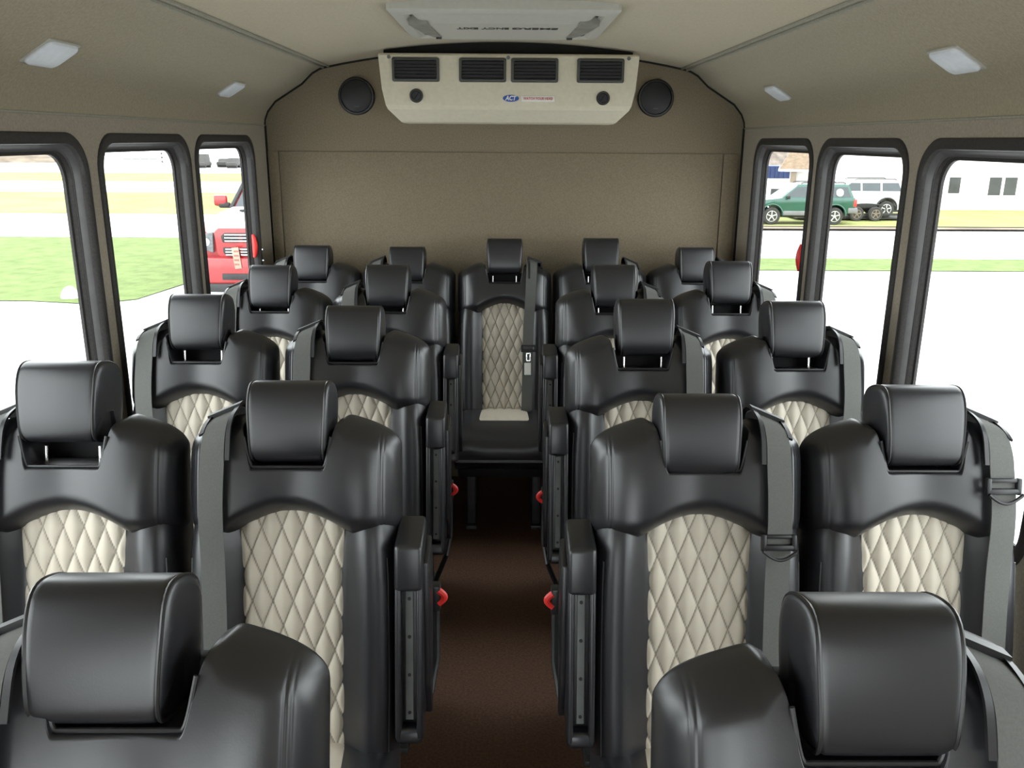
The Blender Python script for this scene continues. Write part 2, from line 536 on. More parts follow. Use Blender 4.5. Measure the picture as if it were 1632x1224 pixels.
NU, NV = 0.095, 0.602


def v_low(u):
    a = abs(u)
    return 0.448 + 0.048 * max(0.0, 1 - (a / 0.128) ** 2) ** 1.2 - 0.006 * smooth01((a - 0.13) / 0.08)


def v_top(u):
    a = abs(u)
    top = 0.713 - 0.052 * (a / HW) ** 1.8 - 0.014 * math.exp(-((a - NU + 0.004) / 0.014) ** 2)
    if a > NU + 0.004:
        return top
    # recess for the headrest: slanted sides, rounded lower corners
    return NV + (top - NV) * smooth01((a - 0.070) / (NU - 0.070)) ** 1.3


def thick(u):
    a = abs(u) / HW
    t = max(0.0, 1 - a ** 5) ** 0.5
    lobes = 1 + 0.06 * math.exp(-((abs(u) - 0.15) / 0.06) ** 2)
    dent = 0.0016 * math.exp(-((abs(u) - 0.183) / 0.0022) ** 2) + 0.0010 * math.exp(-((abs(u) - 0.1905) / 0.0018) ** 2)
    return 0.066 * t * lobes, dent * t


def bolster_mesh():
    us = set()
    for k_ in range(0, 24): us.add(round(k_ * 0.0045, 5))
    for k_ in range(0, 34): us.add(round(0.072 + k_ * 0.0013, 5))
    for k_ in range(0, 26): us.add(round(0.117 + k_ * 0.0026, 5))
    for k_ in range(0, 22): us.add(round(0.178 + k_ * 0.0008, 5))
    for k_ in range(0, 20): us.add(round(0.1955 + (HW - 0.1955) * math.sin(PI / 2 * k_ / 19.0) * 0.9995, 5))
    us = sorted(us); us = [-u for u in us[:0:-1]] + us
    rings = []
    NF, NB = 44, 12
    def q(d, r):
        t_ = min(1.0, max(0.0, d / r)); return math.sqrt(max(0.0, 1 - (1 - t_) ** 2))
    for u in us:
        lo, hi = v_low(u), v_top(u)
        a = abs(u) / HW
        sh = max(0.0, 1 - a ** 9) ** 0.5
        th, dent = thick(u)
        vc = (lo + hi) / 2; hv = (hi - lo) / 2 * (0.74 + 0.26 * sh)
        lo, hi = vc - hv, vc + hv
        wc = -0.004; T_ = th * 1.62
        rl = 0.050
        rh = 0.010 + 0.038 * smooth01((abs(u) - NU + 0.006) / 0.03)
        # sides of the recess: round the rim over
        rg = []
        for k_ in range(NF + 1):
            f_ = 0.5 - 0.5 * math.cos(PI * k_ / NF)
            v = lo + (hi - lo) * f_
            bulge = 1 - 0.10 * ((v - 0.535) / 0.11) ** 2 - 0.10 * (v - 0.5) / 0.18 - 0.07 * math.exp(-(u / 0.05) ** 2)
            w = wc + (T_ * bulge - dent) * q(v - lo, rl) ** 0.8 * q(hi - v, rh)
            rg.append(S(u, v, w))
        for k_ in range(1, NB):
            f_ = k_ / NB
            v = hi - (hi - lo) * f_
            rg.append(S(u, v, wc - 0.044 * sh * q(hi - v, 0.02) * q(v - lo, 0.02)))
        rings.append(rg)
    b = MB(); b.loft(rings)
    return b.mesh('shoulder_bolster', M['leather'], ang=75)


def notch_piping():
    b = MB(); path = []
    n = 60
    for i in range(n + 1):
        u = -0.087 + 0.174 * i / n
        path.append(S(u, v_top(u) - 0.0035, 0.085))
    b.tube(path, 0.0032, 8)
    return b.mesh('notch_piping', M['piping'])


def shell_mesh():
    b = MB()
    sbox(b, (0, 0.265, -0.062), (0.37, 0.66, 0.026), 0.012, 3)
    sbox(b, (0, 0.595, -0.040), (0.205, 0.11, 0.03), 0.006, 2)
    return b.mesh('back_shell', M['shell'])


HEAD_PROF = [(0.074, 0.000), (0.087, 0.006), (0.095, 0.020), (0.098, 0.045), (0.098, 0.075), (0.0955, 0.105), (0.091, 0.130), (0.083, 0.148), (0.068, 0.1575),
             (0.045, 0.160), (0.018, 0.158), (-0.006, 0.152), (-0.022, 0.140), (-0.031, 0.114), (-0.035, 0.070), (-0.034, 0.035), (-0.026, 0.012), (-0.010, 0.001), (0.02, -0.003), (0.05, -0.004)]


def dense(p, it=2):
    for _ in range(it):
        q = []
        for i in range(len(p)):
            a, b = p[i], p[(i + 1) % len(p)]
            q.append((a[0] * .75 + b[0] * .25, a[1] * .75 + b[1] * .25)); q.append((a[0] * .25 + b[0] * .75, a[1] * .25 + b[1] * .75))
        p = q
    return p


HPD = dense([(w, v * 1.02) for w, v in HEAD_PROF], 2)
HC = (0.032, 0.082)
HWID = 0.084


def head_u(u, v):
    return u * (0.935 + 0.065 * min(1.0, v / 0.11))


def headrest_mesh():
    b = MB(); rings = []
    spec = [(-1.0, 0.30), (-0.998, 0.6), (-0.985, 0.82), (-0.965, 0.91), (-0.94, 0.955), (-0.915, 0.975), (-0.905, 0.962), (-0.89, 0.985), (-0.86, 0.997)] + [(-0.8 + 1.6 * k_ / 14, 1.0) for k_ in range(15)]
    spec += [(-a, s_) for a, s_ in spec[8::-1]]
    for a, sc in spec:
        crown = 1 + 0.035 * (1 - a * a)
        rg = []
        for w, v in HPD:
            ww = HC[0] + (w - HC[0]) * sc * (crown if w > HC[0] else 1.0)
            vv = HC[1] + (v - HC[1]) * sc
            # corner cut at the bottom of the face
            cut = 1.0
            if v < 0.022 and w > 0.0:
                cut = 0.93 + 0.07 * max(0, v) / 0.022
            rg.append(S(head_u(a * HWID, vv) * cut, NV + vv, ww))
        rings.append(rg)
    b.loft(rings)
    return b.mesh('headrest', M['leather'], ang=70)


def head_piping(s):
    b = MB(); path = []
    for w, v in HPD[::2]:
        ww = HC[0] + (w - HC[0]) * 0.975; vv = HC[1] + (v - HC[1]) * 0.975
        path.append(S(head_u(s * 0.908 * HWID, vv), NV + vv, ww))
    b.tube(path, 0.0028, 6, closed=True)
    return b.mesh('headrest_piping', M['piping'])


def post_mesh(s):
    b = MB()
    b.tube([S(s * 0.056, NV - 0.05, 0.028), S(s * 0.056, NV + 0.03, 0.028)], 0.0048, 10)
    return b.mesh('headrest_post', M['steel'])


def cushion_mesh():
    b = MB(); rings = []
    n = 30
    us = [HW * math.copysign(1 - (1 - abs(i / n)) ** 1.5, i) if i else 0.0 for i in range(-n, n + 1)]
    def zt(u):
        a = abs(u)
        if a < 0.16:
            return 0.012 * smooth01((a - 0.09) / 0.06)
        t = (a - 0.16) / (HW - 0.16)
        return -0.05 + 0.062 * max(0, 1 - t ** 2.5) ** 0.5
    for y, dz, zb, k_ in ((0.02, -0.02, 0.37, .96), (-0.02, 0.0, 0.36, .98), (-0.12, 0.004, 0.36, 1), (-0.22, 0.010, 0.36, 1), (-0.32, 0.016, 0.36, 1), (-0.39, 0.012, 0.36, 1), (-0.43, -0.004, 0.365, .995), (-0.455, -0.03, 0.37, .985), (-0.465, -0.06, 0.385, .97), (-0.46, -0.085, 0.395, .95)):
        rings.append([(u * k_, y, 0.49 + dz + zt(u)) for u in us] + [(u, y, zb) for u in (HW * .95, HW * .5, -HW * .5, -HW * .95)])
    b.loft(rings)
    return b.mesh('seat_cushion', M['leather2'], ang=60)


def insert_mesh():
    b = MB(); nx, ny = 24, 16; vs = []; fs = []
    for j in range(ny + 1):
        for i in range(nx + 1):
            x = -0.105 + 0.21 * i / nx; y = -0.035 - 0.21 * j / ny
            e = min(1, (0.105 - abs(x)) / 0.02) * min(1, j / 2.0, (ny - j) / 2.0)
            vs.append((x * (1 + 0.12 * j / ny), y, 0.4915 + 0.012 * j / ny + 0.010 * e * (0.6 + 0.4 * abs(math.sin(PI * x / 0.0425)))))
    for j in range(ny):
        for i in range(nx):
            a = j * (nx + 1) + i; fs.append((a, a + 1, a + nx + 2, a + nx + 1))
    b.add(vs, fs)
    return b.mesh('cushion_insert', M['quilt'])


def base_mesh():
    b = MB()
    b.rbox((0, -0.20, 0.335), (0.40, 0.44, 0.075), 0.012)
    b.rbox((0, -0.02, 0.24), (0.30, 0.05, 0.16), 0.008)
    return b.mesh('seat_base', M['shell'])


def leg_mesh(s):
    b = MB()
    b.rbox((s * 0.148, -0.27, 0.16), (0.036, 0.020, 0.32), 0.003)
    b.rbox((s * 0.148, -0.05, 0.16), (0.036, 0.020, 0.32), 0.003)
    b.rbox((s * 0.148, -0.16, 0.009), (0.046, 0.30, 0.018), 0.003)
    return b.mesh('leg', M['frame_steel'])


def arm_mesh(s):
    """folded-up armrest beside the backrest, underside with channel facing forward. s: side (+1 right)."""
    b = MB(); u = s * 0.243
    sbox(b, (u, 0.235, 0.030), (0.056, 0.37, 0.070), 0.012, 3)              # pad core
    sbox(b, (u - 0.022, 0.215, 0.072), (0.013, 0.36, 0.046), 0.005, 3)       # channel lips
    sbox(b, (u + 0.022, 0.215, 0.072), (0.013, 0.36, 0.046), 0.005, 3)
    sbox(b, (u, 0.040, 0.066), (0.057, 0.034, 0.056), 0.011, 3)              # lower end
    # upper end block, top slopes up toward the rear
    poly = [(0.345, 0.098), (0.440, 0.100), (0.482, -0.008), (0.345, -0.008)]
    bm = MB()
    pts = [(p[0], p[1]) for p in poly]
    tmp = MB(); tmp.prism(pts, 'x', u - 0.029, u + 0.029, 0.009, 3)
    b.add([S(p.x, p.y, p.z) for p in tmp.v], tmp.f)
    # side plate on the aisle side
    tmp = MB(); tmp.prism([(0.40, 0.075), (0.30, 0.062), (0.12, 0.03), (0.05, 0.0), (0.05, -0.03), (0.38, -0.03), (0.44, 0.0)], 'x', u + s * 0.026, u + s * 0.040, 0.004, 2)
    b.add([S(p.x, p.y, p.z) for p in tmp.v], tmp.f)
    return b.mesh('armrest', M['leather'])


def strip_mesh(s):
    b = MB(); u = s * 0.243
    sbox(b, (u, 0.205, 0.074), (0.017, 0.272, 0.004), 0.001, 1)
    return b.mesh('armrest_strip', M['strip'])


def screw_mesh(s, v):
    b = MB(); b.disc(S(s * 0.243, v, 0.0755), BW, 0.0036, 0.0022, 12)
    return b.mesh('strip_screw', M['black'])


BU = 0.142
BELT = [(0.60, -0.060), (0.645, -0.060), (0.668, -0.046), (0.679, -0.016), (0.680, 0.020), (0.674, 0.055), (0.660, 0.084), (0.636, 0.104), (0.60, 0.113), (0.54, 0.122), (0.49, 0.122), (0.45, 0.117), (0.40, 0.111), (0.30, 0.106), (0.15, 0.103), (0.03, 0.100), (-0.01, 0.085)]


def ribbon(b, path, u, width, th, u1=None):
    pts = [Vector((0, p[0] + 0.021 * smooth01((p[0] - 0.60) / 0.06), p[1])) for p in path]
    # catmull subdivision
    out = []
    for i in range(len(pts) - 1):
        p0, p1, p2, p3 = pts[max(i - 1, 0)], pts[i], pts[i + 1], pts[min(i + 2, len(pts) - 1)]
        for k_ in range(4):
            t_ = k_ / 4.0
            out.append(0.5 * ((2 * p1) + (p2 - p0) * t_ + (2 * p0 - 5 * p1 + 4 * p2 - p3) * t_ ** 2 + (3 * p1 - p0 - 3 * p2 + p3) * t_ ** 3))
    out.append(pts[-1])
    rings = []
    n = len(out)
    for i, p in enumerate(out):
        tn = (out[min(i + 1, n - 1)] - out[max(i - 1, 0)]).normalized()
        nr = Vector((0, -tn.z, tn.y))
        uu = u if u1 is None else u + (u1 - u) * i / (n - 1)
        a, c = p + nr * th, p - nr * th
        hw_ = width / 2
        def dv(x):
            return -(abs(x) - BU) * 0.42 * smooth01((a.y - 0.60) / 0.06)
        l_, r_ = uu - hw_, uu + hw_
        rings.append([S(l_, a.y + dv(l_), a.z), S(r_, a.y + dv(r_), a.z), S(r_, c.y + dv(r_), c.z), S(l_, c.y + dv(l_), c.z)])
    b.loft(rings)


def belt_mesh(s, slant=0.004):
    b = MB(); ribbon(b, BELT, s * BU, 0.048, 0.0011, s * (BU + slant))
    return b.mesh('seat_belt', M['webbing'])


def guide_mesh(s):
    b = MB()
    ribbon(b, [(0.620, -0.062), (0.655, -0.058), (0.675, -0.042), (0.6865, -0.016), (0.6875, 0.010), (0.684, 0.030)], s * BU, 0.066, 0.0032)
    for du in (-0.029, 0.029):
        ribbon(b, [(0.684, 0.022), (0.679, 0.045), (0.664, 0.080), (0.642, 0.101), (0.612, 0.112)] if du * s < 0 else [(0.684, 0.022), (0.679, 0.045), (0.668, 0.072), (0.655, 0.090)], s * BU + du, 0.009, 0.0028)
    ribbon(b, [(0.688, 0.016), (0.686, 0.026), (0.684, 0.036)], s * BU, 0.068, 0.0045)
    return b.mesh('belt_guide', M['plastic'])


def tongue_mesh(s, v=0.452, loop=True):
    b = MB(); w = 0.124 if v < 0.55 else 0.122
    sbox(b, (s * BU, v, w), (0.064, 0.012, 0.012), 0.003)
    sbox(b, (s * BU, v + 0.022, w - 0.001), (0.064, 0.008, 0.010), 0.003)
    for du in (-0.030, 0.030):
        sbox(b, (s * BU + du, v + 0.010, w), (0.010, 0.034, 0.012), 0.003)
    if loop:
        b.tube([S(s * BU - 0.034 + 0.068 * k_ / 10, v - 0.004 - 0.018 * math.sin(PI * k_ / 10), w + 0.012) for k_ in range(11)], 0.0035, 8)
    return b.mesh('belt_tongue', M['plastic'])


def tongue_metal(s, v):
    b = MB()
    w = 0.112
    for du in (-0.008, 0.008):
        sbox(b, (s * BU + du, v - 0.03, w), (0.005, 0.036, 0.004), 0.001, 1)
    for dv in (-0.013, -0.046):
        sbox(b, (s * BU, v + dv, w), (0.021, 0.006, 0.004), 0.001, 1)
    return b.mesh('tongue_plate', M['steel'])


def tag_mesh(s, v):
    b = MB(); sbox(b, (s * BU, v - 0.085, 0.109), (0.030, 0.056, 0.003), 0.001, 1)
    return b.mesh('belt_tag', M['tag'])


def stalk_mesh(s):
    b = MB()
    b.tube([(s * 0.225, 0.05, 0.40), (s * 0.262, 0.035, 0.50), (s * 0.272, 0.09, 0.55), (s * 0.272, 0.115, 0.665)], 0.008, 8)
    b.rbox((s * 0.272, 0.112, 0.690), (0.020, 0.030, 0.062), 0.005)
    return b.mesh('buckle', M['plastic'])


def button_mesh(s):
    b = MB()
    n = 9
    b.tube([(s * (0.274 + 0.013 * math.sin(PI * k_ / (n - 1)) + 0.004), 0.102, 0.678 + 0.032 * k_ / (n - 1)) for k_ in range(n)], 0.0075, 8)
    return b.mesh('buckle_button', M['red'])


_cache = {}


def cm(fn, *a):
    key = (fn.__name__,) + a
    if key not in _cache:
        _cache[key] = fn(*a)
    return _cache[key]


def seat(label, x, y, side, aisle, ext, group, rz=0.0, tongue=None, hu=0.0, lean=0.0):
    """one passenger seat facing -Y. side: belt side sign; aisle: armrest side sign or 0."""
    t = thing('passenger_seat', label, 'seat', (x, y, 0), rz, group)
    br = put('backrest', cm(backrest_mesh), t)
    for s in (-1, 1):
        put('seam_piping', cm(seam_mesh, s), br)
    put('quilted_panel', cm(quilt_mesh), t)['label'] = 'pale grey diamond-quilted centre panel'
    sb = put('shoulder_bolster', cm(bolster_mesh), t)
    put('notch_piping', cm(notch_piping), sb)
    put('back_shell', cm(shell_mesh), t)
    up = BV * ext + Vector((hu, 0, 0))
    h = put('headrest', cm(headrest_mesh), t, up)
    for s in (-1, 1):
        put('headrest_piping', cm(head_piping, s), h)
        put('headrest_post', cm(post_mesh, s), h, -BV * ext)
    cu_ = put('seat_cushion', cm(cushion_mesh), t)
    put('cushion_insert', cm(insert_mesh), cu_)['label'] = 'pale grey cushion insert'
    put('seat_base', cm(base_mesh), t)
    for s in (-1, 1):
        put('leg', cm(leg_mesh, s), t)
    bl = put('seat_belt', cm(belt_mesh, side, -0.040 if tongue == 'metal' else 0.004), t)
    put('belt_guide', cm(guide_mesh, side), bl)
    if tongue == 'metal':
        put('belt_tongue', cm(tongue_mesh, side, 0.285, False), bl, (-0.030, 0, 0))
        put('tongue_plate', cm(tongue_metal, side, 0.285), bl, (-0.031, 0, 0))
        put('belt_tag', cm(tag_mesh, side, 0.285), bl, (-0.034, 0, 0))['label'] = 'white belt tag'
    elif tongue:
        put('belt_tongue', cm(tongue_mesh, side, tongue, True), bl)
    if aisle:
        a = put('armrest', cm(arm_mesh, aisle), t)
        put('armrest_strip', cm(strip_mesh, aisle), a)['label'] = 'grey metal strip with four screws'
        for v in (0.085, 0.165, 0.245, 0.325):
            put('strip_screw', cm(screw_mesh, aisle, v), a)
        if y < 3.0:
            bk = put('buckle', cm(stalk_mesh, aisle), t, (aisle * (0.016 if y < 2 else 0.004), 0, 0.06 if y < 2 else -0.04))
            put('buckle_button', cm(button_mesh, aisle), bk)['label'] = 'red buckle release button'
    if lean:   # seat back reclined a little further, about the crease
        mx = Matrix.Translation(PIV) @ Matrix.Rotation(-R(lean), 4, 'X') @ Matrix.Translation(-PIV)
        for o in t.children:
            if re.match('backrest|quilted_panel|shoulder_bolster|back_shell|headrest|seat_belt|armrest', o.name):
                o.matrix_basis = mx @ Matrix.Translation(o.location)
    return t


D = 'black leather passenger seat with grey quilted panel, '
G = 'passenger seats in rows facing the front of the bus'
SEATS = [
    ('black seat nearest the camera on the left of the aisle, cropped by the bottom edge', -0.434, 0.736, -1, 1, 0.000, None, -0.026),
    ('black seat nearest the camera on the right of the aisle, grey belt over its shoulder', 0.394, 0.728, 1, -1, 0.000, None, 0.014),
    ('black quilted seat in second row, beside the left windows, headrest raised over a gap', -0.886, 1.584, -1, 0, 0.045, None, -0.008),
    ('black quilted seat in second row, just left of the aisle, headrest pushed fully down', -0.436, 1.584, -1, 1, 0.006, None, 0.0),
    ('black quilted seat in second row, right of the aisle, black tongue on its belt', 0.402, 1.570, 1, -1, -0.014, 0.452, -0.006),
    ('black quilted seat in second row, beside the right windows, metal loop on its belt', 0.845, 1.570, 1, 0, 0.006, 0.565, 0.0),
    ('black quilted seat in third row, beside the left windows', -0.906, 2.420, -1, 0, 0.036, None, 0.0),
    ('black quilted seat in third row, just left of the aisle', -0.446, 2.420, -1, 1, 0.004, None, 0.0),
    ('black quilted seat in third row, just right of the aisle', 0.402, 2.365, 1, -1, 0.038, None, 0.008),
    ('black quilted seat in third row, beside the right windows', 0.856, 2.365, 1, 0, 0.034, None, -0.008),
    ('black seat in fourth row, beside the left windows, mostly hidden by the row ahead', -0.892, 3.190, -1, 0, 0.014, None, 0.0),
    ('black seat in fourth row, just left of the aisle, mostly hidden by the row ahead', -0.448, 3.190, -1, 1, 0.018, None, 0.0),
    ('black seat in fourth row, just right of the aisle, mostly hidden by the row ahead', 0.420, 3.190, 1, -1, 0.022, None, 0.0),
    ('black seat in fourth row, beside the right windows, mostly hidden by the row ahead', 0.864, 3.190, 1, 0, 0.038, None, 0.0),
    ('black seat of the back bench by the left windows, against the rear wall', -0.893, 3.915, -1, 0, 0.004, None, 0.0),
    ('black seat of the back bench between the left window seat and the middle seat', -0.452, 3.915, -1, 0, 0.000, None, 0.0),
    ('black seat in the middle of the back bench, facing straight down the aisle', 0.000, 3.915, 1, 0, 0.040, 'metal', 0.0),
    ('black seat of the back bench between the middle seat and the right window seat', 0.448, 3.915, 1, 0, 0.044, None, 0.0),
    ('black seat of the back bench by the right windows, against the rear wall', 0.891, 3.915, 1, 0, 0.004, None, 0.0),
]
for (lb, x, y, sd, ai, ex, tg, hu) in SEATS:
    seat(lb, x, y, sd, ai, ex, G, tongue=tg, hu=hu, lean=5.0 if y < 0.75 and x < 0 else 0.0)


# ------------------------------------------------------------------ air conditioner on the rear wall
ac = thing('air_conditioner', 'pale grey air conditioner with four black vents, high on the rear wall', 'air conditioner', (0.015, YB, 1.79))
A0 = Vector((0.015, YB, 1.79))
front = [  # (y, z, half width) down the front of the housing
    (4.235, 2.072, 0.553), (3.938, 2.072, 0.560), (3.930, 2.064, 0.561), (3.927, 1.965, 0.552), (3.922, 1.925, 0.548), (3.925, 1.860, 0.534), (3.935, 1.842, 0.526), (3.995, 1.792, 0.478), (4.015, 1.786, 0.470), (4.235, 1.786, 0.470)]
b = MB(); rings = []
NX = 24
for (y, z, hw_) in front:
    rings.append([Vector((hw_ * (-1 + 2 * i / NX), y, z)) + Vector((0.015, 0, 0)) - A0 for i in range(NX + 1)])
b.loft(rings, cap=False, closed=False)
for s, j in ((0, 0), (1, NX)):
    b.add([r_[j] for r_ in rings], [tuple(range(len(rings)))])
b.build('housing', M['ac'], ac, ang=14)
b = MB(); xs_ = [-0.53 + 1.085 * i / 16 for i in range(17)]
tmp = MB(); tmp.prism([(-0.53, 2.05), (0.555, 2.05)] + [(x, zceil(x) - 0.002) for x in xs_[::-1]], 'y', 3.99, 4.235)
b.add([p - A0 for p in tmp.v], tmp.f); b.build('gap_shade_block', M['gap'], ac)  # near-black block stands in for the shade between housing top and ceiling


def acw(px, z):  # front face y at height z
    for (y0, z0, _), (y1, z1, _) in zip(front[2:], front[3:]):
        if z1 <= z <= z0:
            return y0 + (y1 - y0) * (z0 - z) / (z0 - z1)
    return 3.93


for xc in (-0.386, -0.098, 0.126, 0.410):
    zc = 2.005; yv = acw(xc, zc)
    o = thing('vent', None, None); o.parent = ac
    bpy.data.objects.remove(o)
    fr = MB(); w_, h_ = 0.204, 0.100
    pth = rrect(-w_ / 2, w_ / 2, -h_ / 2, h_ / 2, 0.008, 4)
    def ringp(d, dy):
        return [Vector((xc + p[0] * (1 - 2 * d / w_), yv + dy, zc + p[1] * (1 - 2 * d / h_))) - A0 for p in pth]
    fr.loft([ringp(0, 0.002), ringp(0.001, -0.009), ringp(0.004, -0.011), ringp(0.011, -0.011), ringp(0.013, -0.004)], cap=False)
    vent = fr.build('vent', M['bezel'], ac, ang=50)
    bk = MB(); bk.rbox(Vector((xc, yv - 0.001, zc)) - A0, (w_ - 0.02, 0.004, h_ - 0.02), 0); bk.build('vent_backing', M['black'], vent)
    lv = MB()
    for k_ in range(6):
        zz = zc - 0.033 + 0.0135 * k_
        lv.rbox(Vector((xc, yv - 0.005, zz)) - A0, (w_ - 0.026, 0.009, 0.0025), 0, mx=Matrix.Rotation(R(25), 4, 'X'))
    lv.build('vent_louver', M['louver'], vent)
for xc, zc in ((-0.385, 1.898), (0.424, 1.893)):
    yv = acw(xc, zc)
    kb = MB(); kb.disc(Vector((xc, yv + 0.004, zc)) - A0, (0, -1, 0.02), 0.028, 0.016, 28, prof=[(0.029, 0), (0.029, 0.010), (0.026, 0.014), (0.020, 0.014), (0.018, 0.010)])
    nb = kb.build('round_knob', M['plastic'], ac)
    kb = MB(); kb.rbox(Vector((xc, yv - 0.012, zc)) - A0, (0.006, 0.012, 0.034), 0.002, mx=Matrix.Rotation(R(35), 4, 'Y')); kb.build('knob_grip', M['black'], nb)
zl = 1.890; yl = acw(0, zl)
b = MB(); n = 40
b.loft([[Vector((0.024 + 0.0345 * math.cos(2 * PI * i / n) * k_, yl - dy, zl + 0.0145 * math.sin(2 * PI * i / n) * k_)) - A0 for i in range(n)] for k_, dy in ((1, -0.002), (1, 0.003), (0.97, 0.004))])
lg = b.build('logo_badge', M['blue'], ac); lg['label'] = 'blue oval badge lettered ACT'
FX = Matrix.Rotation(R(90), 4, 'X')   # text in XY plane -> faces -Y
text('logo_lettering', 'ACT', 0.026, Matrix.Translation(Vector((0.024, yl - 0.005, zl)) - A0) @ FX, M['white'], lg, shear=0.25, bold=0.0009, width=0.050)
b = MB(); b.rbox(Vector((0.142, yl - 0.001, zl - 0.001)) - A0, (0.143, 0.004, 0.024), 0.001); st = b.build('warning_sticker', M['white'], ac)
st['label'] = 'white sticker reading WATCH YOUR HEAD in red'
text('sticker_lettering', 'WATCH YOUR HEAD', 0.0155, Matrix.Translation(Vector((0.142, yl - 0.004, zl - 0.001)) - A0) @ FX, M['redtext'], st, bold=0.0002, width=0.128)
b = MB()
for x in (-0.50, 0.012, 0.53):
    b.disc(Vector((x, 3.931, 2.056)) - A0, (0, -1, 0), 0.008, 0.004, 14)
b.build('housing_screw', M['strip'], ac)

# ------------------------------------------------------------------ speakers
for x, lb in ((-0.696, 'round black speaker on the rear wall, left of the air conditioner'), (0.706, 'round black speaker on the rear wall, right of the air conditioner')):
    sp = thing('speaker', lb, 'speaker', (x, YB, 1.909), group='round speakers on the rear wall')
    b = MB(); b.disc((0, 0, 0), (0, -1, 0), 0, 0, 48, prof=[(0.085, 0), (0.085, 0.010), (0.081, 0.017), (0.074, 0.018), (0.071, 0.012)]); b.build('speaker_ring', M['plastic'], sp)
    b = MB(); b.disc((0, 0, 0), (0, -1, 0), 0, 0, 48, prof=[(0.073, 0.004), (0.071, 0.013), (0.05, 0.019), (0.02, 0.022), (0.002, 0.0225)]); b.build('speaker_grille', M['louver'], sp)
    b = MB()
    for dx in (-0.009, -0.003, 0.003, 0.009):
        b.rbox((dx, -0.020, -0.047), (0.004, 0.003, 0.005), 0)
    b.build('maker_badge', M['strip'], sp)

# ------------------------------------------------------------------ roof hatch
HX, HY = -0.005, 3.14
ht = thing('roof_hatch', 'pale grey plastic emergency roof hatch in the ceiling centre', 'roof hatch', (HX, HY, ZC - 0.02))
HZ = ZC - 0.02
def hring(hx, hy0, hy1, z, r=0.03):
    return [Vector((x, y * 0.915, z - HZ)) for x, y in rrect(-hx, hx, hy0, hy1, r, 5)]
b = MB()
b.loft([hring(0.355, -0.40, 0.40, ZC - 0.006), hring(0.355, -0.40, 0.40, ZC - 0.032), hring(0.342, -0.387, 0.387, ZC - 0.040), hring(0.310, -0.350, 0.350, ZC - 0.043),
        hring(0.296, -0.335, 0.335, ZC - 0.034)], cap=False)
b.build('hatch_frame', M['hatch'], ht, ang=30)
b = MB()
b.loft([hring(0.310, -0.350, 0.350, ZC - 0.026), hring(0.290, -0.325, 0.325, ZC - 0.028, 0.06), hring(0.262, -0.255, 0.275, ZC - 0.052, 0.06), hring(0.240, -0.232, 0.255, ZC - 0.055, 0.06)], cap=False)
q = hring(0.240, -0.232, 0.255, ZC - 0.055, 0.06); b.add(q, [tuple(range(len(q)))])
q = hring(0.34, -0.38, 0.38, ZC - 0.020, 0.03); b.add(q, [tuple(range(len(q)))])
pn = b.build('hatch_panel', M['hatch'], ht, ang=30)
for s in (-1, 1):
    b = MB()
    pts = [(s * 0.305, -0.215), (s * 0.240, -0.255), (s * 0.222, 0.17), (s * 0.236, 0.19), (s * 0.275, 0.05)]
    pts = [(x, y * 0.915) for x, y in pts]
    b.prism(pts, 'z', ZC - 0.0585 - HZ, ZC - 0.028 - HZ, 0.003)
    hd = b.build('handle_recess', M['hatch_dark'], ht)
    b = MB(); b.disc((s * 0.232, 0.140, ZC - 0.056 - HZ), (0, 0, -1), 0.010, 0.008, 14); b.build('handle_latch', M['black'], hd)
# lettering reads from below, facing the rear of the bus
LT = Matrix.Translation(Vector((0, -0.10, ZC - 0.0556 - HZ))) @ Matrix(((-1, 0, 0, 0), (0, 1, 0, 0), (0, 0, -1, 0), (0, 0, 0, 1)))
text('hatch_lettering', 'EMERG', 0.062, Matrix.Translation((0.102, 0, 0)) @ LT, M['ink'], pn, bold=0.0014, width=0.150)
text('hatch_lettering', 'ENCY EXIT', 0.062, Matrix.Translation((-0.070, 0, 0)) @ LT, M['ink'], pn, bold=0.0014, width=0.172)

# ------------------------------------------------------------------ cove lights
def cove_point(z):
    for (x0, z0), (x1, z1) in zip(cove, cove[1:]):
        if z0 <= z <= z1:
            f_ = (z - z0) / (z1 - z0); return x0 + (x1 - x0) * f_
    return 1.0
CL = [(-1, 2.12, 1.905, 'left', 'nearer'), (-1, 3.50, 1.90, 'left', 'farther'), (1, 2.12, 1.905, 'right', 'nearer'), (1, 3.50, 1.90, 'right', 'farther')]
for s, y, z, sd, nf in CL:
    x = cove_point(z)
    lt = thing('cove_light', 'unlit white ceiling light on the %s cove, %s' % (sd, 'large, near the camera' if nf == 'nearer' else 'small, close to the rear wall'), 'light', (s * x, y, z), group='small dome lights in the roof cove')
    x1, z1 = 0.95, 1.965
    x0, z0 = 1.08, ZW + 0.11
    tn = Vector((s * (x1 - x0), 0, z1 - z0)).normalized(); nr = Vector((-s * abs(tn.z), 0, -abs(tn.x))).normalized()
    mx = Matrix(((tn.x, 0, nr.x, 0), (tn.y, 1, nr.y, 0), (tn.z, 0, nr.z, 0), (0, 0, 0, 1)))
    b = MB(); b.rbox((0, 0, 0), (0.090, 0.146, 0.008), 0.003, 2, mx); b.build('light_base', M['hatch'], lt)
    b = MB()
    rg = []
    for k_, hgt in ((1.0, 0.002), (1.0, 0.007), (0.95, 0.011), (0.8, 0.013), (0.4, 0.014)):
        rg.append([mx @ Vector((p[0] * k_, p[1] * k_, hgt)) for p in rrect(-0.042, 0.042, -0.070, 0.070, 0.02, 5)])
    b.loft(rg); b.build('light_lens', M['lens'], lt)


# ------------------------------------------------------------------ outside
def G0(x, y):
    return -0.80 - 1.0 * smooth01((y - 25) / 12.0) * smooth01((x - 1) / 5.0)


